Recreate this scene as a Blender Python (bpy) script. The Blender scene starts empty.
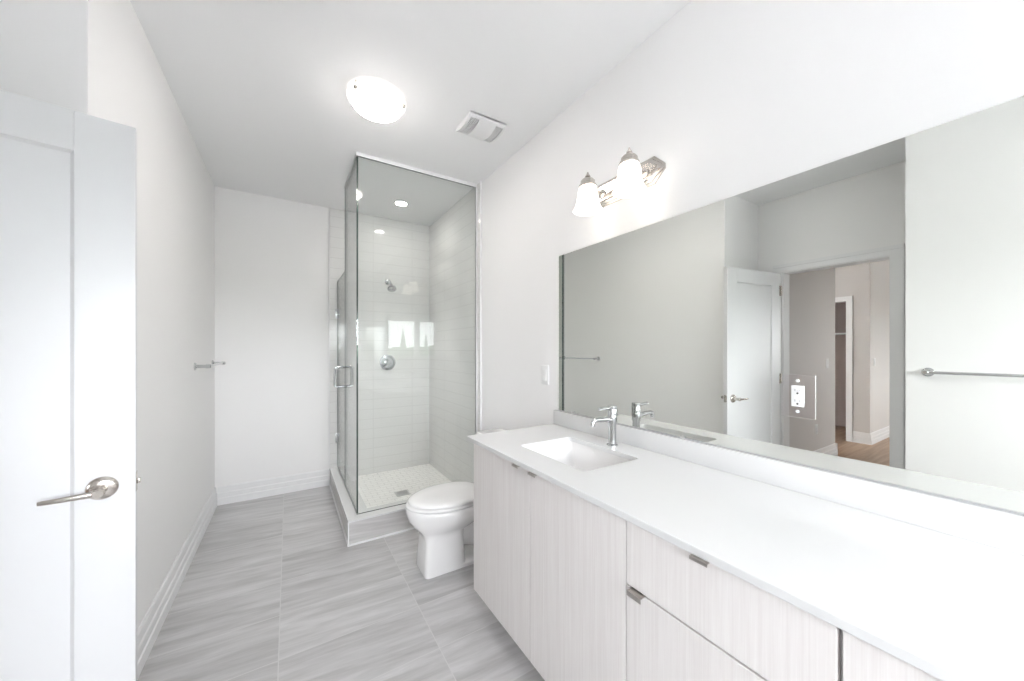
import bpy, bmesh, math, random
from mathutils import Vector, Matrix, noise

# ------------------------------------------------------------------ camera, sky, exposure
S = bpy.context.scene
COL = S.collection
PI = math.pi
H = 1.33                                   # eye height
F, YAW, HORIZON = 356.1, 0.5600, 349.4     # focal length in pixels of a 1024 wide frame
cam_d = bpy.data.cameras.new('camera')
cam = bpy.data.objects.new('camera', cam_d)
COL.objects.link(cam)
cam_d.sensor_fit = 'HORIZONTAL'
cam_d.sensor_width = 36.0
cam_d.lens = 36.0 * F / 1024.0
cam_d.shift_y = (HORIZON - 340.5) / 1024.0
cam_d.clip_start = 0.02
cam.location = (0, 0, H)
cam.rotation_euler = (PI / 2, 0, -YAW)
S.camera = cam

S.view_settings.view_transform = 'Standard'
S.view_settings.look = 'None'
S.view_settings.gamma = 1.0
S.view_settings.use_curve_mapping = False
S.view_settings.exposure = 0.11

SKY_STRENGTH = 32.0
VANITY_GLOW = 2.2
DOME_GLOW = 60.0
SPOT_GLOW = 90.0
SPOT_WATTS = 70.0
w = bpy.data.worlds.new('World')
S.world = w
w.use_nodes = True
bg = w.node_tree.nodes['Background']
bg.inputs['Color'].default_value = (0.94, 0.955, 1.0, 1)
bg.inputs['Strength'].default_value = SKY_STRENGTH


def portal(name, loc, rot, sx, sy):
    l = bpy.data.lights.new(name, 'AREA')
    l.shape = 'RECTANGLE'
    l.size, l.size_y = sx, sy
    l.cycles.is_portal = True
    o = bpy.data.objects.new(name, l)
    o.location, o.rotation_euler = loc, rot
    COL.objects.link(o)
    return o


# measured frame of the room
L, W, BK, C, FR = -0.535, 1.3574, 3.917, 2.7195, -1.60
AX = -1.15                                  # wall with the doorway
AY0, AY1 = 0.574, 1.656                     # recess in front of the doorway
DY0, DY1 = 0.765, 1.447                     # doorway
CZ = 0.887                                  # worktop height
CX, CY = 0.772, 1.668                       # worktop front edge, far end
VX, VY = 0.783, 1.610                       # cabinet fronts, far end
WX0, WX1, WZ0, WZ1 = -0.45, 1.13, 1.16, 1.93   # window behind the camera; left side widened to let in more light
portal('window_daylight_portal', ((WX0 + WX1) / 2, FR - 0.10, (WZ0 + WZ1) / 2), (PI / 2, 0, 0), WX1 - WX0, WZ1 - WZ0)
portal('hall_added_opening_portal', (-4.75, -1.05, 1.5), (PI / 2, 0, 0), 0.8, 1.1)  # guides sky light through the added hall opening


# ------------------------------------------------------------------ materials
def nt(name):
    m = bpy.data.materials.new(name)
    m.use_nodes = True
    n = m.node_tree.nodes
    return m, n, m.node_tree.links, n['Principled BSDF']


def plain(name, col, rough=0.5, metal=0.0, spec=0.5, bump=0.0, bscale=200.0, coat=0.0):
    m, n, l, b = nt(name)
    b.inputs['Base Color'].default_value = (*col, 1)
    b.inputs['Roughness'].default_value = rough
    b.inputs['Metallic'].default_value = metal
    b.inputs['Specular IOR Level'].default_value = spec
    b.inputs['Coat Weight'].default_value = coat
    tx = n.new('ShaderNodeTexNoise')
    tx.inputs['Scale'].default_value = bscale
    geo = n.new('ShaderNodeNewGeometry')
    l.new(geo.outputs['Position'], tx.inputs['Vector'])
    if bump:
        bp = n.new('ShaderNodeBump')
        bp.inputs['Strength'].default_value = bump
        bp.inputs['Distance'].default_value = 0.001
        l.new(tx.outputs['Fac'], bp.inputs['Height'])
        l.new(bp.outputs['Normal'], b.inputs['Normal'])
    else:
        mr = n.new('ShaderNodeMapRange')
        mr.inputs['To Min'].default_value = max(0.0, rough - 0.02)
        mr.inputs['To Max'].default_value = rough + 0.02
        l.new(tx.outputs['Fac'], mr.inputs['Value'])
        l.new(mr.outputs['Result'], b.inputs['Roughness'])
    return m


def brushed(name, col, rough):
    m, n, l, b = nt(name)
    b.inputs['Base Color'].default_value = (*col, 1)
    b.inputs['Metallic'].default_value = 1.0
    tx = n.new('ShaderNodeTexNoise')
    tx.inputs['Scale'].default_value = 90
    tx.inputs['Detail'].default_value = 3
    geo = n.new('ShaderNodeNewGeometry')
    l.new(geo.outputs['Position'], tx.inputs['Vector'])
    mr = n.new('ShaderNodeMapRange')
    mr.inputs['To Min'].default_value = rough * 0.75
    mr.inputs['To Max'].default_value = rough * 1.25
    l.new(tx.outputs['Fac'], mr.inputs['Value'])
    l.new(mr.outputs['Result'], b.inputs['Roughness'])
    return m


def glow(name, col, strength):
    m, n, l, b = nt(name)
    b.inputs['Base Color'].default_value = (0.9, 0.89, 0.87, 1)
    b.inputs['Roughness'].default_value = 0.25
    b.inputs['Emission Color'].default_value = (*col, 1)
    b.inputs['Emission Strength'].default_value = strength
    return m


def bowl_glow(name, col, strength, zlow, zrim):
    """frosted bowl lit from inside: hottest at the bottom, dim towards the thick rim"""
    m, n, l, b = nt(name)
    b.inputs['Base Color'].default_value = (0.9, 0.88, 0.85, 1)
    b.inputs['Roughness'].default_value = 0.25
    b.inputs['Emission Color'].default_value = (*col, 1)
    geo = n.new('ShaderNodeNewGeometry')
    sp = n.new('ShaderNodeSeparateXYZ')
    l.new(geo.outputs['Position'], sp.inputs[0])
    mr = n.new('ShaderNodeMapRange')
    mr.inputs['From Min'].default_value = zlow
    mr.inputs['From Max'].default_value = zrim
    mr.inputs['To Min'].default_value = strength
    mr.inputs['To Max'].default_value = 1.0
    l.new(sp.outputs['Z'], mr.inputs['Value'])
    l.new(mr.outputs['Result'], b.inputs['Emission Strength'])
    return m


def clear(name, tint, rough=0.0, ior=1.5):
    m = bpy.data.materials.new(name)
    m.use_nodes = True
    n, l = m.node_tree.nodes, m.node_tree.links
    n.clear()
    out = n.new('ShaderNodeOutputMaterial')
    tr = n.new('ShaderNodeBsdfTransparent')
    tr.inputs['Color'].default_value = (*tint, 1)
    gl = n.new('ShaderNodeBsdfGlossy')
    gl.inputs['Roughness'].default_value = rough
    fr = n.new('ShaderNodeFresnel')
    geo = n.new('ShaderNodeNewGeometry')
    mr = n.new('ShaderNodeMapRange')          # the node inverts the index on back faces; feed it the inverse there
    mr.inputs['To Min'].default_value = ior
    mr.inputs['To Max'].default_value = 1.0 / ior
    l.new(geo.outputs['Backfacing'], mr.inputs['Value'])
    l.new(mr.outputs['Result'], fr.inputs['IOR'])
    mx = n.new('ShaderNodeMixShader')
    l.new(fr.outputs['Fac'], mx.inputs['Fac'])
    l.new(tr.outputs['BSDF'], mx.inputs[1])
    l.new(gl.outputs['BSDF'], mx.inputs[2])
    l.new(mx.outputs['Shader'], out.inputs['Surface'])
    return m


def math_node(n, l, op, a, b=None):
    x = n.new('ShaderNodeMath')
    x.operation = op
    for i, v in enumerate((a, b)):
        if v is None:
            continue
        if isinstance(v, (int, float)):
            x.inputs[i].default_value = v
        else:
            l.new(v, x.inputs[i])
    return x.outputs[0]


def tile_mat(name, axes, bw, bh, org, col, grout, gap, rough, bump=0.25, offset=0.0, vary=0.0):
    """glazed tile laid on world axes; axes picks which two make the tile plane"""
    m, n, l, b = nt(name)
    geo = n.new('ShaderNodeNewGeometry')
    sp = n.new('ShaderNodeSeparateXYZ')
    l.new(geo.outputs['Position'], sp.inputs[0])
    u = math_node(n, l, 'SUBTRACT', sp.outputs[axes[0]], org[0])
    v = math_node(n, l, 'SUBTRACT', sp.outputs[axes[1]], org[1])
    cb = n.new('ShaderNodeCombineXYZ')
    l.new(u, cb.inputs[0])
    l.new(v, cb.inputs[1])
    br = n.new('ShaderNodeTexBrick')
    br.offset = offset
    br.inputs['Scale'].default_value = 1.0
    br.inputs['Brick Width'].default_value = bw
    br.inputs['Row Height'].default_value = bh
    br.inputs['Mortar Size'].default_value = gap
    br.inputs['Mortar Smooth'].default_value = 0.3
    c2 = tuple(c * (1 - vary) for c in col)
    br.inputs['Color1'].default_value = (*col, 1)
    br.inputs['Color2'].default_value = (*c2, 1)
    br.inputs['Mortar'].default_value = (*grout, 1)
    l.new(cb.outputs[0], br.inputs['Vector'])
    l.new(br.outputs['Color'], b.inputs['Base Color'])
    b.inputs['Roughness'].default_value = rough
    bp = n.new('ShaderNodeBump')
    bp.invert = True
    bp.inputs['Strength'].default_value = bump
    bp.inputs['Distance'].default_value = 0.002
    l.new(br.outputs['Fac'], bp.inputs['Height'])
    l.new(bp.outputs['Normal'], b.inputs['Normal'])
    return m


def stone_tile(name, axes, bw, bh, org, lo, hi, grout, gap, rough, angle, sx, sy):
    """grey linen-streaked porcelain: each tile has its own streaks and tone"""
    m, n, l, b = nt(name)
    geo = n.new('ShaderNodeNewGeometry')
    sp = n.new('ShaderNodeSeparateXYZ')
    l.new(geo.outputs['Position'], sp.inputs[0])
    u = math_node(n, l, 'SUBTRACT', sp.outputs[axes[0]], org[0])
    v = math_node(n, l, 'SUBTRACT', sp.outputs[axes[1]], org[1])
    cb = n.new('ShaderNodeCombineXYZ')
    l.new(u, cb.inputs[0])
    l.new(v, cb.inputs[1])
    iu = math_node(n, l, 'FLOOR', math_node(n, l, 'DIVIDE', u, bw))
    iv = math_node(n, l, 'FLOOR', math_node(n, l, 'DIVIDE', v, bh))
    ci = n.new('ShaderNodeCombineXYZ')
    l.new(iu, ci.inputs[0])
    l.new(iv, ci.inputs[1])
    wn = n.new('ShaderNodeTexWhiteNoise')
    wn.noise_dimensions = '3D'
    l.new(ci.outputs[0], wn.inputs['Vector'])
    mp = n.new('ShaderNodeMapping')
    mp.inputs['Rotation'].default_value = (0, 0, angle)
    l.new(cb.outputs[0], mp.inputs['Vector'])
    sc = n.new('ShaderNodeVectorMath')
    sc.operation = 'MULTIPLY'
    sc.inputs[1].default_value = (sx, sy, 1)
    l.new(mp.outputs['Vector'], sc.inputs[0])
    ad = n.new('ShaderNodeVectorMath')
    ad.operation = 'MULTIPLY_ADD'
    ad.inputs[1].default_value = (40, 40, 40)
    l.new(wn.outputs['Color'], ad.inputs[0])
    l.new(sc.outputs[0], ad.inputs[2])
    n1 = n.new('ShaderNodeTexNoise')
    n1.inputs['Scale'].default_value = 1.0
    n1.inputs['Detail'].default_value = 6
    n1.inputs['Roughness'].default_value = 0.62
    n1.inputs['Distortion'].default_value = 0.35
    l.new(ad.outputs[0], n1.inputs['Vector'])
    rp = n.new('ShaderNodeValToRGB')
    rp.color_ramp.elements[0].position = 0.30
    rp.color_ramp.elements[0].color = (*lo, 1)
    rp.color_ramp.elements[1].position = 0.70
    rp.color_ramp.elements[1].color = (*hi, 1)
    l.new(n1.outputs['Fac'], rp.inputs['Fac'])
    tone = n.new('ShaderNodeMapRange')
    tone.inputs['To Min'].default_value = 0.93
    tone.inputs['To Max'].default_value = 1.07
    l.new(wn.outputs['Value'], tone.inputs['Value'])
    tm = n.new('ShaderNodeVectorMath')
    tm.operation = 'SCALE'
    l.new(rp.outputs['Color'], tm.inputs[0])
    l.new(tone.outputs['Result'], tm.inputs['Scale'])
    br = n.new('ShaderNodeTexBrick')
    br.offset = 0.0
    br.inputs['Scale'].default_value = 1.0
    br.inputs['Brick Width'].default_value = bw
    br.inputs['Row Height'].default_value = bh
    br.inputs['Mortar Size'].default_value = gap
    br.inputs['Mortar Smooth'].default_value = 0.2
    br.inputs['Mortar'].default_value = (*grout, 1)
    l.new(cb.outputs[0], br.inputs['Vector'])
    l.new(tm.outputs[0], br.inputs['Color1'])
    l.new(tm.outputs[0], br.inputs['Color2'])
    l.new(br.outputs['Color'], b.inputs['Base Color'])
    b.inputs['Roughness'].default_value = rough
    bp = n.new('ShaderNodeBump')
    bp.invert = True
    bp.inputs['Strength'].default_value = 0.3
    bp.inputs['Distance'].default_value = 0.001
    l.new(br.outputs['Fac'], bp.inputs['Height'])
    l.new(bp.outputs['Normal'], b.inputs['Normal'])
    return m


def grain(name, lo, hi, scale, rough):
    """fine vertical or lengthwise grain: noise stretched by the given scale on world axes"""
    m, n, l, b = nt(name)
    geo = n.new('ShaderNodeNewGeometry')
    sc = n.new('ShaderNodeVectorMath')
    sc.operation = 'MULTIPLY'
    sc.inputs[1].default_value = scale
    l.new(geo.outputs['Position'], sc.inputs[0])
    n1 = n.new('ShaderNodeTexNoise')
    n1.inputs['Scale'].default_value = 1.0
    n1.inputs['Detail'].default_value = 4
    n1.inputs['Roughness'].default_value = 0.65
    l.new(sc.outputs[0], n1.inputs['Vector'])
    rp = n.new('ShaderNodeValToRGB')
    rp.color_ramp.elements[0].position = 0.33
    rp.color_ramp.elements[0].color = (*lo, 1)
    rp.color_ramp.elements[1].position = 0.67
    rp.color_ramp.elements[1].color = (*hi, 1)
    l.new(n1.outputs['Fac'], rp.inputs['Fac'])
    l.new(rp.outputs['Color'], b.inputs['Base Color'])
    b.inputs['Roughness'].default_value = rough
    return m


M = dict(
    paint=plain('wall_paint', (0.905, 0.898, 0.895), 0.5, bump=0.06, bscale=260),
    ceil=plain('ceiling_paint', (0.935, 0.935, 0.94), 0.8, bump=0.08, bscale=180),
    hallpaint=plain('hall_paint', (0.66, 0.635, 0.615), 0.6, bump=0.06, bscale=260),
    trim=plain('trim_paint', (0.86, 0.86, 0.865), 0.3),
    door=plain('door_paint', (0.77, 0.775, 0.785), 0.32),
    quartz=plain('white_quartz', (0.76, 0.76, 0.76), 0.16),
    ceramic=plain('glazed_ceramic', (0.88, 0.87, 0.865), 0.06, coat=0.4),
    seat=plain('seat_plastic', (0.88, 0.875, 0.87), 0.14),
    plastic=plain('white_plastic', (0.87, 0.87, 0.87), 0.3),
    slot=plain('slot_shade_channel_grey', (0.42, 0.42, 0.43), 0.5),  # shade of the outlet slots as grey; own grey of the mirror channel
    dark=plain('dark_plastic', (0.05, 0.05, 0.05), 0.5),
    chrome=brushed('polished_chrome', (0.60, 0.61, 0.62), 0.05),  # base colour darkened evenly to stand in for dark reflections
    nickel=brushed('brushed_nickel', (0.62, 0.58, 0.54), 0.24),
    pull=brushed('pull_nickel', (0.50, 0.47, 0.44), 0.32),
    alu=brushed('satin_aluminium', (0.72, 0.72, 0.72), 0.3),
    mirror=brushed('mirror_silver', (0.845, 0.86, 0.825), 0.004),
    plate_mirror=brushed('mirrored_plate', (0.86, 0.86, 0.84), 0.006),
    edge=plain('glass_edge_green', (0.02, 0.05, 0.04), 0.15),
    glass=clear('clear_shower_glass', (0.968, 0.979, 0.973), 0.0, 1.42),
    winglass=clear('window_glass', (0.97, 0.98, 0.975)),
    laminate=grain('white_grain_laminate', (0.785, 0.745, 0.73), (0.855, 0.825, 0.81), (150, 150, 3.0), 0.42),
    carcass=plain('cabinet_carcass', (0.70, 0.67, 0.65), 0.5),
    floor=stone_tile('grey_streaked_porcelain', (0, 1), 0.606, 0.305, (-0.037, 1.82 - 0.305 * 20), (0.41, 0.403, 0.404), (0.645, 0.637, 0.64), (0.60, 0.595, 0.59), 0.0022, 0.30, math.radians(5), 2.2, 19),
    curbtile=stone_tile('curb_porcelain', (0, 2), 0.606, 0.305, (0.30, 0.0), (0.45, 0.435, 0.428), (0.64, 0.625, 0.617), (0.62, 0.615, 0.61), 0.0022, 0.30, math.radians(4), 1.8, 26),
    curbtile_side=stone_tile('curb_porcelain_side', (1, 2), 0.606, 0.305, (2.62, 0.0), (0.45, 0.435, 0.428), (0.64, 0.625, 0.617), (0.62, 0.615, 0.61), 0.0022, 0.30, math.radians(4), 1.8, 26),
    tile_back=tile_mat('white_wall_tile_back', (0, 2), 0.406, 0.1015, (0.338, 0.0), (0.83, 0.825, 0.815), (0.66, 0.655, 0.64), 0.0016, 0.07),
    tile_side=tile_mat('white_wall_tile_side', (1, 2), 0.406, 0.1015, (2.63, 0.0), (0.83, 0.825, 0.815), (0.66, 0.655, 0.64), 0.0016, 0.07),
    mosaic=tile_mat('white_floor_mosaic', (0, 1), 0.104, 0.052, (0.0, 0.0), (0.88, 0.875, 0.86), (0.62, 0.615, 0.60), 0.003, 0.3, offset=0.5, vary=0.03),
    wood=grain('hall_oak_boards', (0.25, 0.155, 0.095), (0.42, 0.28, 0.18), (1.2, 26, 26), 0.35),
    closet=plain('closet_paint', (0.36, 0.29, 0.27), 0.7),
    shade=glow('lit_frosted_shade', (1.0, 0.93, 0.83), VANITY_GLOW),
    dome=bowl_glow('lit_frosted_bowl', (1.0, 0.945, 0.905), DOME_GLOW, C - 0.080, C - 0.036),
    spot=glow('lit_spot_lens', (1.0, 0.96, 0.9), SPOT_GLOW),
    leaf=plain('conifer_green', (0.045, 0.075, 0.04), 0.8, bump=0.4, bscale=30),
    bark=plain('bark', (0.12, 0.09, 0.07), 0.9, bump=0.5, bscale=40),
    ground=plain('pale_bounce_ground', (0.72, 0.71, 0.70), 0.95, bump=0.4, bscale=20),  # kept pale to throw light up onto the ceiling
)

# ------------------------------------------------------------------ mesh helpers
ORG = {}


def box(bm, lo, hi, r=0.0, seg=2, mi=0):
    vs = [bm.verts.new((x, y, z)) for x in (lo[0], hi[0]) for y in (lo[1], hi[1]) for z in (lo[2], hi[2])]
    fs = []
    for q in ((0, 1, 3, 2), (4, 6, 7, 5), (0, 4, 5, 1), (2, 3, 7, 6), (0, 2, 6, 4), (1, 5, 7, 3)):
        f = bm.faces.new([vs[i] for i in q])
        f.material_index = mi
        fs.append(f)
    if r > 0:
        es = list({e for f in fs for e in f.edges})
        bmesh.ops.bevel(bm, geom=es, offset=r, segments=seg, affect='EDGES', profile=0.5)
    return vs


def obox(bm, o, ax, ay, az, lo, hi, r=0.0):
    """box in the frame o + x*ax + y*ay + z*az"""
    before = set(bm.verts)
    box(bm, lo, hi, r)
    for v in [v for v in bm.verts if v not in before]:
        c = v.co.copy()
        v.co = o + ax * c.x + ay * c.y + az * c.z


def frame(axis):
    a = Vector(axis).normalized()
    t = Vector((0, 0, 1)) if abs(a.z) < 0.9 else Vector((1, 0, 0))
    u = a.cross(t).normalized()
    return a, u, a.cross(u).normalized()


def lathe(bm, prof, c, axis=(0, 0, 1), n=32, cap0=True, cap1=True):
    """prof: (radius, height along axis)"""
    a, u, v = frame(axis)
    c = Vector(c)
    rings = []
    for r, h in prof:
        rings.append([bm.verts.new(c + a * h + (u * math.cos(2 * PI * k / n) + v * math.sin(2 * PI * k / n)) * max(r, 1e-5)) for k in range(n)])
    for A, B in zip(rings, rings[1:]):
        for k in range(n):
            bm.faces.new((A[k], A[(k + 1) % n], B[(k + 1) % n], B[k]))
    if cap0:
        bm.faces.new(rings[0][::-1])
    if cap1:
        bm.faces.new(rings[-1])


def tube(bm, pts, r, n=14, caps=True):
    pts = [Vector(p) for p in pts]
    rs = r if isinstance(r, (list, tuple)) else [r] * len(pts)
    rings = []
    t0 = (pts[1] - pts[0]).normalized()
    _, u, v = frame(t0)
    for i, p in enumerate(pts):
        t = (pts[min(i + 1, len(pts) - 1)] - pts[max(i - 1, 0)]).normalized()
        u = (u - t * u.dot(t)).normalized()
        v = t.cross(u)
        rings.append([bm.verts.new(p + (u * math.cos(2 * PI * k / n) + v * math.sin(2 * PI * k / n)) * rs[i]) for k in range(n)])
    for A, B in zip(rings, rings[1:]):
        for k in range(n):
            bm.faces.new((A[k], A[(k + 1) % n], B[(k + 1) % n], B[k]))
    if caps:
        bm.faces.new(rings[0][::-1])
        bm.faces.new(rings[-1])


def loft(bm, loops, cap0=True, cap1=True):
    rings = [[bm.verts.new(p) for p in lp] for lp in loops]
    n = len(rings[0])
    for A, B in zip(rings, rings[1:]):
        for k in range(n):
            bm.faces.new((A[k], A[(k + 1) % n], B[(k + 1) % n], B[k]))
    if cap0:
        bm.faces.new(rings[0][::-1])
    if cap1:
        bm.faces.new(rings[-1])
    return rings


def prism(bm, poly, d):
    """closed polygon (list of 3D points) pushed along d"""
    d = Vector(d)
    loft(bm, [[Vector(p) for p in poly], [Vector(p) + d for p in poly]])


def rrect(x0, x1, y0, y1, r, z, n=5):
    pts = []
    for cx, cy, a0 in ((x1 - r, y1 - r, 0), (x0 + r, y1 - r, PI / 2), (x0 + r, y0 + r, PI), (x1 - r, y0 + r, 1.5 * PI)):
        for k in range(n + 1):
            a = a0 + (PI / 2) * k / n
            pts.append(Vector((cx + r * math.cos(a), cy + r * math.sin(a), z)))
    return pts


def put(name, bm, mat, parent=None, smooth=True, angle=35):
    bmesh.ops.recalc_face_normals(bm, faces=bm.faces[:])
    if parent is not None:
        org = ORG[parent.name]
    else:
        xs = [v.co for v in bm.verts]
        org = Vector(((min(v.x for v in xs) + max(v.x for v in xs)) / 2, (min(v.y for v in xs) + max(v.y for v in xs)) / 2, min(v.z for v in xs)))
    for v in bm.verts:
        v.co -= org
    me = bpy.data.meshes.new(name)
    bm.to_mesh(me)
    bm.free()
    for m in (mat if isinstance(mat, (list, tuple)) else [mat]):
        me.materials.append(m)
    if smooth:
        me.polygons.foreach_set('use_smooth', [True] * len(me.polygons))
        me.set_sharp_from_angle(angle=math.radians(angle))
    o = bpy.data.objects.new(name, me)
    COL.objects.link(o)
    ORG[o.name] = org
    if parent is not None:
        o.parent = parent
    else:
        o.location = org
    return o


def thing(name, loc, label, cat, group=None):
    o = bpy.data.objects.new(name, None)
    o.empty_display_size = 0.05
    COL.objects.link(o)
    o.location = loc
    ORG[o.name] = Vector(loc)
    return tag(o, label, cat, group)


def tag(o, label, cat, group=None):
    o['label'] = label
    o['category'] = cat
    if group:
        o['group'] = group
    return o


def struct(o, label=None, cat=None):
    o['kind'] = 'structure'
    if label:
        o['label'] = label
        o['category'] = cat
    return o


def sbox(name, boxes, mat, label, cat, parent=None):
    bm = bmesh.new()
    for lo, hi in boxes:
        box(bm, lo, hi)
    o = put(name, bm, mat, parent, smooth=False)
    return struct(o, label, cat) if parent is None else o


# ------------------------------------------------------------------ the room
T = 0.12
sbox('floor', [((AX - 0.06, FR, -0.05), (W, BK, 0.0))], M['floor'], 'grey streaked porcelain tile floor of the bathroom', 'floor')
sbox('ceiling', [((-8.3, FR - T, C), (W + T, BK + T, C + 0.1))], M['ceil'], 'plain white flat ceiling over the bathroom', 'ceiling')
sbox('wall_back', [((L - T, BK, -0.05), (W + T, BK + T, C))], M['paint'], 'warm white end wall left of the shower', 'wall')
sbox('wall_right', [((W, FR - T, -0.05), (W + T, BK, C))], M['paint'], 'white wall behind the vanity and mirror', 'wall')
sbox('wall_left', [((L - T, AY1 + 0.1, -0.05), (L, BK, C)), ((AX, AY1, -0.05), (L, AY1 + 0.1, C))], M['paint'], 'white left wall with the far towel bar', 'wall')
sbox('wall_left_near', [((L - T, FR, -0.05), (L, AY0 - 0.1, C)), ((AX, AY0 - 0.1, -0.05), (L, AY0, C))], M['paint'],
     'white wall carrying a towel bar, seen at the right end of the mirror', 'wall')
sbox('wall_doorway', [((AX - T, AY0 - 0.1, -0.05), (AX, DY0 - 0.02, C)), ((AX - T, DY1 + 0.02, -0.05), (AX, AY1 + 0.1, C)),
                      ((AX - T, DY0 - 0.02, 2.05), (AX, DY1 + 0.02, C))], M['paint'], 'white wall around the open doorway seen in the mirror', 'wall')
sbox('wall_front', [((L - T, FR - T, -0.05), (WX0, FR, C)), ((WX1, FR - T, -0.05), (W, FR, C)),
                    ((WX0, FR - T, -0.05), (WX1, FR, WZ0)), ((WX0, FR - T, WZ1), (WX1, FR, C))], M['paint'],
     'white wall with a window, reflected in the shower glass', 'wall')

# window behind the camera (it shows as a reflection in the shower glass)
win = thing('window_1', ((WX0 + WX1) / 2, FR - 0.06, WZ0), 'white two-light window reflected in the shower glass', 'window')
struct(win)
bm = bmesh.new()
f = 0.045
y0, y1 = FR - 0.09, FR - 0.03
box(bm, (WX0, y0, WZ0), (WX1, y1, WZ0 + f)); box(bm, (WX0, y0, WZ1 - f), (WX1, y1, WZ1))
box(bm, (WX0, y0, WZ0 + f), (WX0 + f, y1, WZ1 - f)); box(bm, (WX1 - f, y0, WZ0 + f), (WX1, y1, WZ1 - f))
box(bm, (0.475, y0, WZ0 + f), (0.575, y1, WZ1 - f))
put('window_frame', bm, M['trim'], win, smooth=False)
for a, b in ((WX0 + f, 0.475), (0.575, WX1 - f)):
    bm = bmesh.new()
    box(bm, (a, FR - 0.064, WZ0 + f), (b, FR - 0.058, WZ1 - f))
    put('pane', bm, M['winglass'], win, smooth=False)

# baseboards: stepped profile, (thickness, height)
BP = [(0, 0), (0.020, 0), (0.020, 0.055), (0.015, 0.062), (0.015, 0.098), (0.010, 0.106), (0.009, 0.148), (0.004, 0.158), (0, 0.158)]


def baseboard(name, runs, label):
    """runs: (start, end, outward normal) along the wall face"""
    bm = bmesh.new()
    for s, e, nrm in runs:
        s, e, nrm = Vector((*s, 0)), Vector((*e, 0)), Vector((*nrm, 0))
        prism(bm, [s + nrm * t + Vector((0, 0, z)) for t, z in BP], e - s)
    return struct(put(name, bm, M['trim'], None, smooth=False), label, 'baseboard')


baseboard('baseboard_left', [((L, AY1), (L, BK), (1, 0))], 'white stepped baseboard along the left wall')
baseboard('baseboard_back', [((L + 0.020, BK), (0.335, BK), (0, -1))], 'white stepped baseboard along the end wall, left of the shower')
baseboard('baseboard_right', [((W, VY + 0.01), (W, 2.615), (-1, 0))], 'white baseboard behind the toilet')

# doorway trim: jambs and casing on the bathroom side
bm = bmesh.new()
box(bm, (AX - T - 0.005, DY0 - 0.02, 0), (AX + 0.004, DY0, 2.03))
box(bm, (AX - T - 0.005, DY1, 0), (AX + 0.004, DY1 + 0.02, 2.03))
box(bm, (AX - T - 0.005, DY0 - 0.02, 2.03), (AX + 0.004, DY1 + 0.02, 2.05))
for ya, yb in ((DY0 - 0.08, DY0 - 0.005), (DY1 + 0.005, DY1 + 0.08)):
    box(bm, (AX + 0.004, ya, 0), (AX + 0.02, yb, 2.035))
    box(bm, (AX + 0.02, ya + 0.006 if ya < 1 else yb - 0.03, 0), (AX + 0.026, ya + 0.03 if ya < 1 else yb - 0.006, 2.035))
box(bm, (AX + 0.004, DY0 - 0.08, 2.035), (AX + 0.02, DY1 + 0.08, 2.11))
box(bm, (AX + 0.02, DY0 - 0.074, 2.08), (AX + 0.026, DY1 + 0.074, 2.104))
trim1 = struct(put('trim_1', bm, M['trim'], None, smooth=False), 'white casing around the open doorway in the mirror', 'door casing')
bm = bmesh.new()
box(bm, (AX - 0.075, DY0, 0.885), (AX - 0.045, DY0 + 0.0025, 0.945), 0.001, 1)
put('strike_plate', bm, M['nickel'], trim1)

# ------------------------------------------------------------------ hall beyond the doorway (seen only in the mirror)
sbox('floor_hall', [((-8.3, -1.1, -0.05), (AX - 0.06, 3.5, 0.0))], M['wood'], 'brown oak board floor of the hall seen in the mirror', 'floor')
HA0, HA1 = AX - T, -3.10
HX, HY = -4.18, 1.558
sbox('wall_hall_left', [((HA1, 1.63, 0), (HA0, 1.75, C))], M['hallpaint'], 'taupe-grey hall wall seen through the doorway in the mirror', 'wall')
sbox('wall_hall_corner', [((-8.2, HY, 0), (HX, HY + 0.10, C)), ((HX - 0.10, HY + 0.10, 0), (HX, 1.80, C)), ((HX - 0.10, 1.80, 2.03), (HX, 2.62, C)),
                          ((HX - 0.10, 2.62, 0), (HX, 3.5, C))], M['hallpaint'], 'lighter hall wall with an outside corner beside the dark doorway', 'wall')
sbox('wall_hall_far', [((-8.3, -1.1, 0), (-8.2, 3.5, C))], M['hallpaint'], 'end wall of the hall', 'wall')
sbox('wall_hall_end', [((HX, 3.5, 0), (HA0 - 0.0, 3.6, C))], M['hallpaint'], 'hall wall behind the taupe partition', 'wall')
sbox('wall_hall_near', [((HA0, -1.1, 0), (HA0 - 0.0 + 0.0 + 0.12, AY0 - 0.1, C)), ((-4.35, -1.1, 0), (HA0, -1.0, C)), ((-8.2, -1.1, 0), (-5.15, -1.0, C)),
                        ((-5.15, -1.1, 2.05), (-4.35, -1.0, C)), ((-5.15, -1.1, 0), (-4.35, -1.0, 0.95))], M['hallpaint'], 'unseen hall wall with an opening added to let daylight in', 'wall')  # opening is out of view, added to brighten the hall
sbox('wall_closet', [((HX - 1.3, HY + 0.10, 0), (HX - 1.2, 3.5, C)), ((HX - 1.2, 3.4, 0), (HX - 0.1, 3.5, C))], M['closet'], 'dark brown closet wall inside the far doorway', 'wall')
bm = bmesh.new()
box(bm, (HX, 1.735, 0), (HX + 0.018, 1.80, 2.03)); box(bm, (HX, 2.62, 0), (HX + 0.018, 2.705, 2.03)); box(bm, (HX, 1.735, 2.03), (HX + 0.018, 2.705, 2.10))
box(bm, (HX + 0.018, 1.738, 0), (HX + 0.026, 1.756, 2.098)); box(bm, (HX - 0.1, 1.80, 0), (HX + 0.004, 1.812, 2.03))
struct(put('trim_2', bm, M['trim'], None, smooth=False), 'white casing of the dark closet doorway in the mirror', 'door casing')
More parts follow.
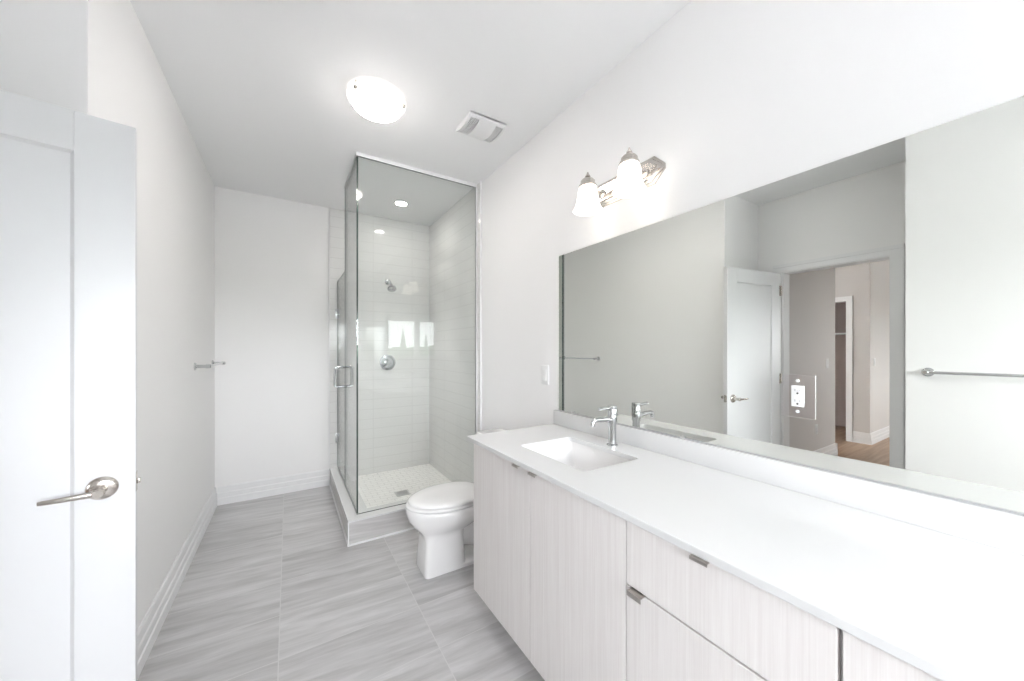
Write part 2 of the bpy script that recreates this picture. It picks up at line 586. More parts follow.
baseboard('baseboard_hall_left', [((HA1, 1.63), (HA0, 1.63), (0, -1)), ((HA1, 1.75), (HA1, 1.61), (-1, 0))], 'white baseboard on the taupe hall wall')
baseboard('baseboard_hall_corner', [((-8.2, HY), (HX + 0.02, HY), (0, -1)), ((HX, HY), (HX, 1.735), (1, 0))], 'white baseboard turning the hall corner over oak boards')
bm = bmesh.new()
box(bm, (HX - 1.2, 1.67, 1.58), (HX - 0.75, 3.39, 1.60), 0.003)
tag(put('closet_shelf', bm, M['trim']), 'white shelf inside the dark closet doorway in the mirror', 'shelf')


# ------------------------------------------------------------------ wall plates
def wall_plate(name, c, nrm, wdt, hgt, label, cat, kind, group=None, plate_mat=None):
    nrm = Vector(nrm)
    up = Vector((0, 0, 1))
    sd = up.cross(nrm)
    c = Vector(c)
    t = thing(name, c, label, cat, group)
    th = 0.006 if plate_mat is None else 0.003
    bm = bmesh.new()
    obox(bm, c, sd, up, nrm, (-wdt / 2, -hgt / 2, 0), (wdt / 2, hgt / 2, th), 0.0025 if plate_mat is None else 0.0007)
    put('plate', bm, plate_mat or M['plastic'], t, smooth=plate_mat is None)
    bm = bmesh.new()
    if kind == 'rocker':
        prism(bm, [c + sd * -0.0165 + up * a + nrm * b for a, b in ((-0.033, 0.006), (0.033, 0.006), (0.033, 0.0085), (0, 0.0078), (-0.033, 0.012))], sd * 0.033)
        put('rocker', bm, M['plastic'], t, smooth=False)
    else:
        obox(bm, c, sd, up, nrm, (-0.0165, -0.033, th), (0.0165, 0.033, th + 0.003), 0.0012)
        rec = put('receptacle', bm, M['plastic'], t)
        for s in (-1, 1):
            bm = bmesh.new()
            o = c + up * (0.0165 * s)
            obox(bm, o, sd, up, nrm, (-0.0075, -0.001, th + 0.003), (-0.0055, 0.006, th + 0.0032))
            obox(bm, o, sd, up, nrm, (0.0055, -0.001, th + 0.003), (0.0075, 0.005, th + 0.0032))
            put('slots', bm, M['slot'], rec)
            bm = bmesh.new()
            lathe(bm, [(0.0028, 0.0), (0.0028, 0.0003)], o - up * 0.0075 + nrm * (th + 0.003), nrm, 12)
            put('ground_hole', bm, M['dark'], rec)
        for s in (-1, 1):
            bm = bmesh.new()
            lathe(bm, [(0.005, 0.0), (0.005, 0.0012), (0.003, 0.002)], c + up * (0.048 * s) + nrm * th, nrm, 14)
            put('screw', bm, M['plastic'], t)
    return t


wall_plate('light_switch', (W, 1.772, 1.171), (-1, 0, 0), 0.075, 0.12, 'white light switch on the wall left of the mirror', 'switch', 'rocker')
wall_plate('electrical_outlet', (W - 0.0061, 0.4685, 1.184), (-1, 0, 0), 0.088, 0.134, 'white outlet in a mirrored cover plate, set on the mirror', 'outlet', 'duplex', plate_mat=M['plate_mirror'])
wall_plate('electrical_outlet', (-2.50, 1.63, 0.40), (0, -1, 0), 0.07, 0.115, 'white outlet low on the taupe hall wall in the mirror', 'outlet', 'duplex')
wall_plate('light_switch', (-2.83, 1.63, 1.16), (0, -1, 0), 0.07, 0.115, 'white switch on the taupe hall wall in the mirror', 'switch', 'rocker')
wall_plate('light_switch', (-4.38, HY, 1.15), (0, -1, 0), 0.07, 0.115, 'white switch on the brighter hall wall beyond the closet doorway', 'switch', 'rocker')

# ------------------------------------------------------------------ entry door
LATCH = Vector((-0.405, 1.5665, 0))
dd = Vector((-0.9877, -0.1566, 0))          # from latch edge towards the hinges
dn = Vector((0.1566, -0.9877, 0))           # out of the face the camera sees
up = Vector((0, 0, 1))
door = thing('door_1', LATCH + dd * 0.73, 'white single-panel door standing open at the left edge of the photo', 'door')
struct(door)
DW, DT, DH = 0.715, 0.035, 2.022
bm = bmesh.new()
Sx, R0, R1 = 0.124, 0.115, 0.20
obox(bm, LATCH, dd, -dn, up, (0, 0, 0.012), (Sx, DT, DH), 0.0015)
obox(bm, LATCH, dd, -dn, up, (DW - Sx, 0, 0.012), (DW, DT, DH), 0.0015)
obox(bm, LATCH, dd, -dn, up, (Sx, 0, DH - R0), (DW - Sx, DT, DH), 0.0)
obox(bm, LATCH, dd, -dn, up, (Sx, 0, 0.012), (DW - Sx, DT, 0.012 + R1), 0.0)
put('door_frame', bm, M['door'], door, smooth=False)
bm = bmesh.new()
obox(bm, LATCH, dd, -dn, up, (Sx - 0.002, 0.009, 0.21), (DW - Sx + 0.002, DT - 0.009, DH - R0 + 0.002))
for side in (0, 1):   # sloped sticking around the panel
    a, b = (0.0005, 0.009) if side == 0 else (DT - 0.0005, DT - 0.009)
    q = 0.008
    xs, zs = (Sx, DW - Sx), (0.012 + R1, DH - R0)
    outer = [(xs[0], zs[0]), (xs[1], zs[0]), (xs[1], zs[1]), (xs[0], zs[1])]
    inner = [(xs[0] + q, zs[0] + q), (xs[1] - q, zs[0] + q), (xs[1] - q, zs[1] - q), (xs[0] + q, zs[1] - q)]
    O = [bm.verts.new(LATCH + dd * x - dn * a + up * z) for x, z in outer]
    I = [bm.verts.new(LATCH + dd * x - dn * b + up * z) for x, z in inner]
    for k in range(4):
        bm.faces.new((O[k], O[(k + 1) % 4], I[(k + 1) % 4], I[k]))
put('panel', bm, M['door'], door, smooth=False)


def lever_set(side):
    n = dn if side == 0 else -dn
    o = LATCH + dd * 0.069 + up * 0.915 + (Vector((0, 0, 0)) if side == 0 else -dn * DT)
    bm = bmesh.new()
    lathe(bm, [(0.034, 0), (0.034, 0.003), (0.031, 0.007), (0.024, 0.010), (0.016, 0.012)], o, n, 40)
    lathe(bm, [(0.013, 0.010), (0.0115, 0.03), (0.0115, 0.05), (0.0145, 0.054), (0.0145, 0.062), (0.011, 0.066)], o, n, 28)
    h = put('rosette', bm, M['nickel'], door)
    bm = bmesh.new()
    ring = []
    for k, (s, hw, th) in enumerate(((-0.004, 0.009, 0.007), (0.010, 0.0095, 0.007), (0.03, 0.0085, 0.0055), (0.07, 0.007, 0.0045), (0.10, 0.0065, 0.004), (0.108, 0.0055, 0.003))):
        bow = 0.004 * math.sin(PI * max(0, s) / 0.11)
        c = o + n * (0.056 + bow) + dd * s
        ring.append([c + up * (hw * math.cos(a)) + n * (th * math.sin(a)) for a in [2 * PI * i / 14 for i in range(14)]])
    loft(bm, ring)
    put('lever', bm, M['nickel'], door)


lever_set(0)
lever_set(1)
bm = bmesh.new()
obox(bm, LATCH, dd, -dn, up, (-0.0012, 0.005, 0.885), (0.0, 0.030, 0.945), 0.0)
obox(bm, LATCH, dd, -dn, up, (-0.009, 0.011, 0.907), (-0.001, 0.024, 0.923), 0.002)
put('latch_plate', bm, M['nickel'], door)
for z in (0.2, 1.02, 1.82):
    bm = bmesh.new()
    o = LATCH + dd * (DW + 0.003) + dn * 0.004 + up * z
    lathe(bm, [(0.006, 0), (0.006, 0.09)], o, up, 14)
    obox(bm, o, dd, dn, up, (-0.025, -0.008, 0.0), (0.0, -0.0035, 0.09))
    put('hinge', bm, M['nickel'], door)


# ------------------------------------------------------------------ towel bars
def towel_bar(ya, yb, z, label):
    t = thing('towel_bar', (L, (ya + yb) / 2, z), label, 'towel bar')
    for y in (ya, yb):
        bm = bmesh.new()
        lathe(bm, [(0.026, 0), (0.026, 0.006), (0.022, 0.010), (0.012, 0.012), (0.011, 0.055), (0.0135, 0.060), (0.0135, 0.082), (0.010, 0.086)], (L, y, z), (1, 0, 0), 28)
        put('post', bm, M['chrome'], t)
    bm = bmesh.new()
    tube(bm, [(L + 0.070, ya - 0.008, z), (L + 0.070, yb + 0.008, z)], 0.0085, 18)
    put('rail', bm, M['chrome'], t)


towel_bar(3.155, 3.80, 1.215, 'chrome towel bar on the left wall near the back corner')
towel_bar(0.482, -0.13, 1.195, 'chrome towel bar reflected at the right end of the mirror')

# ------------------------------------------------------------------ shower
OX, OY, QZ = 0.339, 2.622, 0.168
IX, IY = 0.485, 2.770
GX, GY, GT = 0.4105, 2.705, 0.012
GZ = 2.693
sbox('wall_shower_back', [((OX, BK - 0.012, 0.0), (W, BK, C))], M['tile_back'], 'glossy white tile on the back wall of the shower', 'wall')
sbox('wall_shower_right', [((W - 0.012, OY + 0.02, 0.0), (W, BK - 0.012, C))], M['tile_side'], 'glossy white tile on the right wall of the shower', 'wall')
bm = bmesh.new()
box(bm, (OX - 0.006, BK - 0.015, 0.0), (OX, BK, C))
box(bm, (W - 0.015, OY + 0.012, QZ + 0.002), (W, OY + 0.02, C))
struct(put('trim_3', bm, M['trim'], None, smooth=False), 'white edge trim where the shower tile stops', 'tile trim')

curb = thing('shower_curb', (OX + 0.07, OY + 0.07, 0), 'raised grey tiled curb with pale cap around the shower base', 'shower curb')


def ell(bm, ox, oy, ix, iy, x1, y1, z0, z1, r=0.0):
    poly = [(ox, oy), (x1, oy), (x1, iy), (ix, iy), (ix, y1), (ox, y1)]
    loft(bm, [[(x, y, z0) for x, y in poly], [(x, y, z1) for x, y in poly]])


bm = bmesh.new()
ell(bm, OX + 0.006, OY + 0.006, IX - 0.004, IY - 0.004, W - 0.012, BK - 0.012, 0, QZ - 0.012)
bmesh.ops.recalc_face_normals(bm, faces=bm.faces[:])
for fc in bm.faces:
    if abs(fc.normal.x) > 0.9:
        fc.material_index = 1
put('tile_face', bm, [M['curbtile'], M['curbtile_side']], curb, smooth=False)
bm = bmesh.new()
ell(bm, OX, OY, IX, IY, W - 0.012, BK - 0.012, QZ - 0.012, QZ)
put('cap', bm, M['quartz'], curb, smooth=False)
bm = bmesh.new()
ell(bm, OX - 0.004, OY - 0.004, OX + 0.006, OY + 0.006, W, BK, 0, 0.011)
box(bm, (OX - 0.001, OY - 0.001, 0.011), (OX + 0.006, OY + 0.006, QZ - 0.012))
put('edge_trim', bm, M['trim'], curb, smooth=False)

pan = thing('shower_floor', (0.87, 3.26, 0.0), 'small pale mosaic tiles sloping to a drain inside the shower', 'shower floor')
bm = bmesh.new()
px0, px1, py0, py1 = IX - 0.004, W - 0.012, IY - 0.004, BK - 0.012
dc, hd = Vector((0.872, 3.262, 0.026)), 0.058
O = [bm.verts.new(p) for p in ((px0, py0, 0.042), (px1, py0, 0.042), (px1, py1, 0.042), (px0, py1, 0.042))]
I = [bm.verts.new((dc.x + a * hd, dc.y + b * hd, dc.z)) for a, b in ((-1, -1), (1, -1), (1, 1), (-1, 1))]
Bt = [bm.verts.new((v.co.x, v.co.y, 0.001)) for v in O]
for k in range(4):
    bm.faces.new((O[k], O[(k + 1) % 4], I[(k + 1) % 4], I[k]))
    bm.faces.new((Bt[k], Bt[(k + 1) % 4], O[(k + 1) % 4], O[k]))
bm.faces.new(I)
bm.faces.new(Bt[::-1])
put('mosaic', bm, M['mosaic'], pan, smooth=False)
bm = bmesh.new()
box(bm, (dc.x - hd, dc.y - hd, 0.026), (dc.x + hd, dc.y + hd, 0.028))
for k in range(-4, 5):
    box(bm, (dc.x - hd + 0.008, dc.y + k * 0.0115 - 0.0035, 0.028), (dc.x + hd - 0.008, dc.y + k * 0.0115 + 0.0035, 0.0305))
for s in (-1, 1):
    box(bm, (dc.x + s * (hd - 0.004) - 0.004, dc.y - hd, 0.028), (dc.x + s * (hd - 0.004) + 0.004, dc.y + hd, 0.031))
    box(bm, (dc.x - hd + 0.008, dc.y + s * (hd - 0.004) - 0.004, 0.028), (dc.x + hd - 0.008, dc.y + s * (hd - 0.004) + 0.004, 0.031))
put('drain_grate', bm, M['alu'], pan, smooth=False)


def glass_pane(name, lo, hi, parent, thin):
    bm = bmesh.new()
    box(bm, lo, hi)
    bm.faces.ensure_lookup_table()
    bmesh.ops.recalc_face_normals(bm, faces=bm.faces[:])
    for fc in bm.faces:
        if abs(fc.normal[thin]) < 0.5:
            fc.material_index = 1
    return put(name, bm, [M['glass'], M['edge']], parent, smooth=False)


fp = thing('glass_panel', ((GX + W) / 2, GY, QZ), 'wide fixed front glass panel of the shower, behind the toilet', 'glass panel')
glass_pane('pane', (GX - GT / 2, GY - GT / 2, QZ + 0.001), (W - 0.024, GY + GT / 2, GZ), fp, 1)
bm = bmesh.new()
box(bm, (GX - 0.009, GY - 0.009, GZ), (W - 0.015, GY + 0.009, C - 0.0005))
box(bm, (W - 0.024, GY - 0.010, QZ + 0.001), (W - 0.0125, GY + 0.010, GZ))
put('channel', bm, M['trim'], fp, smooth=False)

sp = thing('glass_panel', (GX, 3.02, QZ), 'narrower fixed side glass panel beside the shower door', 'glass panel')
glass_pane('pane', (GX - GT / 2, GY + 0.0115, QZ + 0.001), (GX + GT / 2, 3.337, GZ), sp, 0)
bm = bmesh.new()
box(bm, (GX - 0.009, GY + 0.0115, GZ), (GX + 0.009, 3.337, C - 0.0005))
put('channel', bm, M['alu'], sp, smooth=False)

sd_ = thing('shower_door', (GX, 3.62, QZ), 'frameless glass shower door with a chrome pull, against the end wall', 'shower door')
glass_pane('pane', (GX - GT / 2, 3.342, QZ + 0.012), (GX + GT / 2, BK - 0.022, 2.0), sd_, 0)
bm = bmesh.new()
zc, hh, hw, yh = 1.09, 0.085, 0.072, 3.428
loop = []
rr = 0.022
for cx, cz, a0 in ((hw - rr, hh - rr, 0), (-hw + rr, hh - rr, PI / 2), (-hw + rr, -hh + rr, PI), (hw - rr, -hh + rr, 1.5 * PI)):
    for k in range(6):
        a = a0 + PI / 2 * k / 5
        loop.append((GX + cx + rr * math.cos(a), yh, zc + cz + rr * math.sin(a)))
tube(bm, loop + loop[:1], 0.0105, 14)
for s in (-1, 1):
    lathe(bm, [(0.013, -0.013), (0.013, 0.013)], (GX, yh, zc + s * hh), (1, 0, 0), 20)
put('handle', bm, M['chrome'], sd_)
for z in (0.455, 1.68):
    bm = bmesh.new()
    box(bm, (GX - 0.013, BK - 0.075, z - 0.045), (GX - GT / 2 - 0.0003, BK - 0.024, z + 0.045), 0.002)
    box(bm, (GX + GT / 2 + 0.0003, BK - 0.075, z - 0.045), (GX + 0.013, BK - 0.024, z + 0.045), 0.002)
    box(bm, (GX - 0.020, BK - 0.017, z - 0.045), (GX + 0.020, BK - 0.0123, z + 0.045), 0.001)
    lathe(bm, [(0.007, -0.045), (0.007, 0.045)], (GX, BK - 0.0195, z), up, 14)
    put('hinge', bm, M['chrome'], sd_)

SX, SY = 0.89, BK - 0.012
sh = thing('showerhead', (SX, SY, 2.045), 'chrome shower head on a bent arm on the white tile', 'shower head')
bm = bmesh.new()
lathe(bm, [(0.03, 0), (0.03, 0.003), (0.022, 0.010), (0.012, 0.013)], (SX, SY, 2.045), (0, -1, 0), 28)
put('flange', bm, M['chrome'], sh)
bm = bmesh.new()
arm = [(SX, SY - 0.005, 2.045), (SX, SY - 0.06, 2.047), (SX, SY - 0.10, 2.038), (SX, SY - 0.13, 2.018), (SX, SY - 0.15, 1.994)]
tube(bm, arm, 0.0085, 14)
put('arm', bm, M['chrome'], sh)
ax_ = Vector((0, -0.62, -0.78)).normalized()
bm = bmesh.new()
lathe(bm, [(0.011, -0.012), (0.016, 0.0), (0.016, 0.014), (0.022, 0.022), (0.040, 0.044), (0.044, 0.052), (0.044, 0.062), (0.038, 0.066)], (SX, SY - 0.15, 1.994), ax_, 32)
put('head', bm, M['chrome'], sh)

sv = thing('shower_valve', (SX, SY, 1.19), 'round chrome shower valve with lever on the white tile', 'shower valve')
bm = bmesh.new()
lathe(bm, [(0.082, 0), (0.082, 0.004), (0.078, 0.010), (0.064, 0.011), (0.058, 0.003), (0.040, 0.003), (0.036, 0.014), (0.030, 0.016)], (SX, SY, 1.19), (0, -1, 0), 44)
put('escutcheon', bm, M['chrome'], sv)
bm = bmesh.new()
lathe(bm, [(0.026, 0.012), (0.026, 0.05), (0.022, 0.056)], (SX, SY, 1.19), (0, -1, 0), 30)
tube(bm, [(SX, SY - 0.042, 1.19), (SX - 0.03, SY - 0.046, 1.15), (SX - 0.045, SY - 0.048, 1.128)], [0.009, 0.0075, 0.006], 12)
put('lever', bm, M['chrome'], sv)

rl = thing('recessed_light', (0.905, 3.428, C), 'small lit recessed spot in the ceiling over the shower', 'ceiling light')
bm = bmesh.new()
lathe(bm, [(0.068, 0.0), (0.068, 0.003), (0.062, 0.006), (0.053, 0.006), (0.050, 0.002), (0.050, 0.0)], (0.905, 3.428, C), (0, 0, -1), 40)
put('ring', bm, M['trim'], rl)
bm = bmesh.new()
lathe(bm, [(0.0495, 0.0005), (0.0495, 0.0035), (0.03, 0.0045)], (0.905, 3.428, C), (0, 0, -1), 36)
put('lens', bm, M['spot'], rl)
beam = bpy.data.lights.new('downlight_beam', 'SPOT')
beam.energy = SPOT_WATTS
beam.spot_size, beam.spot_blend = math.radians(60), 1.0
beam.shadow_soft_size = 0.045
beam.color = (1.0, 0.96, 0.91)
bo = bpy.data.objects.new('downlight_beam', beam)
COL.objects.link(bo)
bo.parent = rl
bo.location = (0, 0, -0.010)

# ------------------------------------------------------------------ ceiling bowl light
cx, cy = 0.413, 2.062
cl = thing('ceiling_light', (cx, cy, C), 'round lit bowl ceiling light with metal clips', 'ceiling light')
bm = bmesh.new()
lathe(bm, [(0.105, 0), (0.105, 0.012), (0.10, 0.016)], (cx, cy, C), (0, 0, -1), 40)
put('canopy', bm, M['nickel'], cl)
bm = bmesh.new()
prof = [(0.150, 0.017), (0.153, 0.020), (0.150, 0.025), (0.137, 0.030)]
R = 0.137
for k in range(1, 13):
    a = PI / 2 * k / 12
    prof.append((R * math.cos(a), 0.030 + 0.063 * math.sin(a)))
lathe(bm, prof, (cx, cy, C), (0, 0, -1), 56, cap0=True, cap1=True)
put('glass_bowl', bm, M['dome'], cl)
for a in (213, 333, 93):
    a = math.radians(a)
    d = Vector((math.cos(a), math.sin(a), 0))
    bm = bmesh.new()
    p = Vector((cx, cy, C)) + d * 0.143
    lathe(bm, [(0.004, 0.0), (0.004, 0.030)], p, (0, 0, -1), 12)
    lathe(bm, [(0.005, 0.028), (0.0105, 0.031), (0.012, 0.038), (0.008, 0.044)], p, (0, 0, -1), 16)
    put('clip', bm, M['nickel'], cl)

# ------------------------------------------------------------------ exhaust fan
ex = thing('exhaust_fan', (1.02, 1.985, C), 'white square exhaust fan cover on the ceiling by the right wall', 'exhaust fan')
bm = bmesh.new()
fx0, fx1, fy0, fy1 = 0.895, 1.140, 1.882, 2.095


def fan_arc(base, sag, y0=fy0, y1=fy1, n=12):
    pts = []
    for k in range(n + 1):
        y = y0 + (y1 - y0) * k / n
        t = (y - fy0) / (fy1 - fy0)
        pts.append((y, C - base - sag * (1 - (2 * t - 1) ** 2)))
    return pts


def fan_slab(bm, x0, x1, arc, top):
    loft(bm, [[(x, y, z) for y, z in arc] + [(x, arc[-1][0], top), (x, arc[0][0], top)] for x in (x0, x1)])


fan_slab(bm, fx0, fx0 + 0.014, fan_arc(0.012, 0.022), C)
fan_slab(bm, fx1 - 0.014, fx1, fan_arc(0.012, 0.022), C)
fan_slab(bm, fx0 + 0.014, fx1 - 0.014, fan_arc(0.006, 0.010), C)
fan_slab(bm, fx0 + 0.014, fx1 - 0.014, fan_arc(0.012, 0.022, fy0, fy0 + 0.020, 3), C)
fan_slab(bm, fx0 + 0.014, fx1 - 0.014, fan_arc(0.012, 0.022, fy1 - 0.020, fy1, 3), C)
put('cover', bm, M['plastic'], ex, angle=25)
bm = bmesh.new()
fan_slab(bm, fx0 + 0.070, fx1 - 0.060, fan_arc(0.0125, 0.0225, fy0 + 0.002, fy1 - 0.002), C - 0.006)
put('centre_panel', bm, M['plastic'], ex, angle=25)
for xa, xb in ((fx0 + 0.018, fx0 + 0.066), (fx1 - 0.056, fx1 - 0.018)):
    bm = bmesh.new()
    for k in range(4):
        x = xa + (xb - xa) * (k + 0.5) / 4
        fan_slab(bm, x - 0.002, x + 0.002, fan_arc(0.010, 0.018, fy0 + 0.020, fy1 - 0.020), C - 0.008)
    put('louvre', bm, M['plastic'], ex, smooth=False)

# ------------------------------------------------------------------ vanity light
VLZ, VLY0, VLY1 = 2.112, 0.935, 1.365
vl = thing('vanity_light', (W, (VLY0 + VLY1) / 2, VLZ), 'two-shade brushed nickel vanity light above the mirror', 'wall light')
bm = bmesh.new()


def hexpl(x, g):
    h, k = 0.060 - g, 0.050
    a, b = VLY0 + g, VLY1 - g
    return [(x, a, VLZ - h * 0.18), (x, a + k, VLZ - h), (x, b - k, VLZ - h), (x, b, VLZ - h * 0.18), (x, b, VLZ + h * 0.18), (x, b - k, VLZ + h), (x, a + k, VLZ + h), (x, a, VLZ + h * 0.18)]


loft(bm, [hexpl(W, 0), hexpl(W - 0.008, 0), hexpl(W - 0.011, 0.008), hexpl(W - 0.016, 0.010), hexpl(W - 0.020, 0.020), hexpl(W - 0.026, 0.024)])
put('backplate', bm, M['nickel'], vl, smooth=False)
for y in (1.023, 1.272):
    x = W - 0.125
    bm = bmesh.new()
    lathe(bm, [(0.022, 0), (0.022, 0.006), (0.012, 0.012)], (W - 0.026, y, VLZ - 0.005), (-1, 0, 0), 24)
    pts = [(W - 0.03, y, VLZ - 0.005), (W - 0.055, y, VLZ - 0.002), (W - 0.08, y, VLZ + 0.018), (W - 0.10, y, VLZ + 0.032), (x, y, VLZ + 0.036)]
    tube(bm, pts, 0.0075, 12)
    put('arm', bm, M['nickel'], vl)
    bm = bmesh.new()
    lathe(bm, [(0.041, 2.118), (0.043, 2.122), (0.040, 2.130), (0.036, 2.134), (0.034, 2.148), (0.026, 2.157), (0.012, 2.160), (0.009, 2.165), (0.013, 2.170), (0.010, 2.177), (0.005, 2.184), (0.003, 2.192)], (x, y, 0), up, 32)
    put('socket_cap', bm, M['nickel'], vl)
    bm = bmesh.new()
    prof = [(0.037, 2.124), (0.042, 2.115), (0.047, 2.095), (0.050, 2.07), (0.054, 2.045), (0.060, 2.025), (0.067, 2.011), (0.071, 2.005), (0.0685, 2.005), (0.057, 2.023), (0.051, 2.045), (0.047, 2.07), (0.044, 2.095), (0.034, 2.12)]
    lathe(bm, prof, (x, y, 0), up, 40, cap0=False, cap1=False)
    put('glass_shade', bm, M['shade'], vl)

# ------------------------------------------------------------------ mirror
MZ0, MZ1, MY1, MY0 = 0.971, 1.880, 1.6335, -0.60
mi = thing('wall_mirror', (W, (MY0 + MY1) / 2, MZ0), 'large frameless wall mirror above the vanity backsplash', 'mirror')
bm = bmesh.new()
box(bm, (W - 0.006, MY0, MZ0), (W - 0.0005, MY1, MZ1))
bmesh.ops.recalc_face_normals(bm, faces=bm.faces[:])
for fc in bm.faces:
    if fc.normal.x > -0.5:
        fc.material_index = 1
put('mirror_glass', bm, [M['mirror'], M['edge']], mi, smooth=False)
bm = bmesh.new()
box(bm, (W - 0.0095, MY0, MZ0 - 0.002), (W - 0.0005, MY1, MZ0))
box(bm, (W - 0.0095, MY0, MZ0), (W - 0.0068, MY1, MZ0 + 0.003))
put('bottom_channel', bm, M['slot'], mi, smooth=False)
for y in (0.853, 1.507):
    bm = bmesh.new()
    box(bm, (W - 0.0115, y - 0.011, MZ0 - 0.001), (W - 0.0096, y + 0.011, MZ0 + 0.012), 0.0008)
    put('mirror_clip', bm, M['alu'], mi)

# ------------------------------------------------------------------ vanity
TOE, VTOP = 0.134, CZ - 0.02
G1, G2, G3, VEND = 1.119, 0.661, 0.214, -0.75
SPLIT = 0.689


def front(bm, ya, yb, za, zb):
    box(bm, (VX, ya, za), (VX + 0.018, yb, zb), 0.001, 1)


LIP = {'top': 0.006, 'low': 0.011}


def cabinet(ya, yb, label, leaves):
    t = thing('vanity_cabinet', (VX + 0.28, (ya + yb) / 2, 0), label, 'cabinet', None)
    bm = bmesh.new()
    x0, x1 = VX + 0.0195, W - 0.022
    box(bm, (x0, ya, TOE), (x1, ya + 0.016, VTOP)); box(bm, (x0, yb - 0.016, TOE), (x1, yb, VTOP))
    box(bm, (x0, ya + 0.016, TOE), (x1, yb - 0.016, TOE + 0.016)); box(bm, (x1 - 0.012, ya + 0.016, TOE + 0.016), (x1, yb - 0.016, VTOP))
    box(bm, (x0, ya + 0.016, VTOP - 0.035), (x0 + 0.016, yb - 0.016, VTOP))
    put('body', bm, M['laminate'], t, smooth=False)
    bm = bmesh.new()
    box(bm, (VX + 0.105, ya, 0), (VX + 0.12, yb, TOE)); box(bm, (VX + 0.12, ya, 0), (x1, ya + 0.016, TOE)); box(bm, (VX + 0.12, yb - 0.016, 0), (x1, yb, TOE))
    put('toe_kick', bm, M['laminate'], t, smooth=False)
    for nm, a, b, za, zb, pa, pb in leaves:
        bm = bmesh.new()
        front(bm, a, b, za, zb)
        d = put(nm, bm, M['laminate'], t, smooth=False)
        lip = LIP['top'] if zb > 0.8 else LIP['low']
        bm = bmesh.new()     # folded finger pull hooked over the top edge
        prism(bm, [(VX - 0.0185, pa, zb + 0.002), (VX + 0.016, pa, zb + 0.002), (VX + 0.016, pa, zb + 0.0002), (VX - 0.0165, pa, zb + 0.0002), (VX - 0.0165, pa, zb - lip), (VX - 0.0185, pa, zb - lip)], (0, pb - pa, 0))
        put('pull', bm, M['pull'], d, smooth=False)


e = 0.0015
DT_ = VTOP - 0.0025
cabinet(G2, VY, 'white woodgrain sink cabinet at the far end of the vanity',
        [('door', G1 + e, VY, TOE, DT_, 1.179, 1.223), ('door', G2 + e, G1 - e, TOE, DT_, 1.064, 1.109)])
cabinet(G3, G2, 'white woodgrain cabinet in the middle with one drawer over a door',
        [('drawer', G3 + e + 0.002, G2 - e, SPLIT + e, DT_, 0.428, 0.468), ('door', G3 + e + 0.002, G2 - e, TOE, SPLIT - e - 0.002, 0.600, 0.643)])
cabinet(VEND, G3, 'white woodgrain cabinet at the near end, cut by the bottom edge of the photo',
        [('door', -0.266 + e, G3 - e - 0.002, TOE, DT_, -0.245, -0.20), ('door', VEND, -0.266 - e, TOE, DT_, -0.335, -0.29)])

# worktop with sink cut-out
KX0, KX1, KY0, KY1 = 0.906, 1.209, 0.951, 1.377
bm = bmesh.new()
outer = [Vector(p) for p in ((CX, VEND - 0.02, CZ), (W - 0.001, VEND - 0.02, CZ), (W - 0.001, CY, CZ), (CX, CY, CZ))]
inner = rrect(KX0, KX1, KY0, KY1, 0.018, CZ)
ed = []
for lp in (outer, inner):
    vs = [bm.verts.new(p) for p in lp]
    ed += [bm.edges.new((vs[i], vs[(i + 1) % len(vs)])) for i in range(len(vs))]
bmesh.ops.triangle_fill(bm, edges=ed, use_beauty=True)
r = bmesh.ops.extrude_face_region(bm, geom=bm.faces[:])
for v in [g for g in r['geom'] if isinstance(g, bmesh.types.BMVert)]:
    v.co.z -= 0.02
ct = tag(put('countertop', bm, M['quartz'], None, smooth=False), 'long glossy white worktop over the vanity cabinets', 'countertop')
md = ct.modifiers.new('bevel', 'BEVEL')
md.width, md.segments, md.limit_method = 0.002, 2, 'ANGLE'
bm = bmesh.new()
box(bm, (W - 0.021, VEND - 0.02, CZ + 0.0002), (W - 0.001, CY, 0.9685), 0.0015)
tag(put('backsplash', bm, M['quartz'], None), 'low white backsplash strip between worktop and mirror', 'backsplash')

sk = thing('sink', ((KX0 + KX1) / 2, (KY0 + KY1) / 2, CZ - 0.17), 'white rectangular undermount sink set in the worktop', 'sink')
bm = bmesh.new()
m_ = 0.004
zt = CZ - 0.0205
loops = [rrect(KX0 - 0.02, KX1 + 0.02, KY0 - 0.02, KY1 + 0.02, 0.03, zt - 0.008), rrect(KX0 - 0.02, KX1 + 0.02, KY0 - 0.02, KY1 + 0.02, 0.03, zt),
         rrect(KX0 - m_, KX1 + m_, KY0 - m_, KY1 + m_, 0.022, zt)]
for zz_, ins, rad in ((0.02, 0.0, 0.024), (0.06, 0.006, 0.03), (0.10, 0.018, 0.04), (0.125, 0.034, 0.05), (0.137, 0.058, 0.05), (0.142, 0.10, 0.045)):
    loops.append(rrect(KX0 - m_ + ins, KX1 + m_ - ins, KY0 - m_ + ins * 1.5, KY1 + m_ - ins * 1.5, rad, zt - zz_))
back = []
for zz_, ins, rad in ((0.150, 0.10, 0.045), (0.140, 0.045, 0.05), (0.10, 0.008, 0.04), (0.02, -0.010, 0.03), (0.008, -0.012, 0.03)):
    back.append(rrect(KX0 - m_ + ins, KX1 + m_ - ins, KY0 - m_ + ins * 1.5, KY1 + m_ - ins * 1.5, rad, zt - zz_))
rings = loft(bm, loops, cap0=False, cap1=True)
rb = loft(bm, back, cap0=True, cap1=False)
n = len(rings[0])
for k in range(n):
    bm.faces.new((rb[-1][k], rb[-1][(k + 1) % n], rings[0][(k + 1) % n], rings[0][k]))
put('basin', bm, M['ceramic'], sk, angle=50)
bm = bmesh.new()
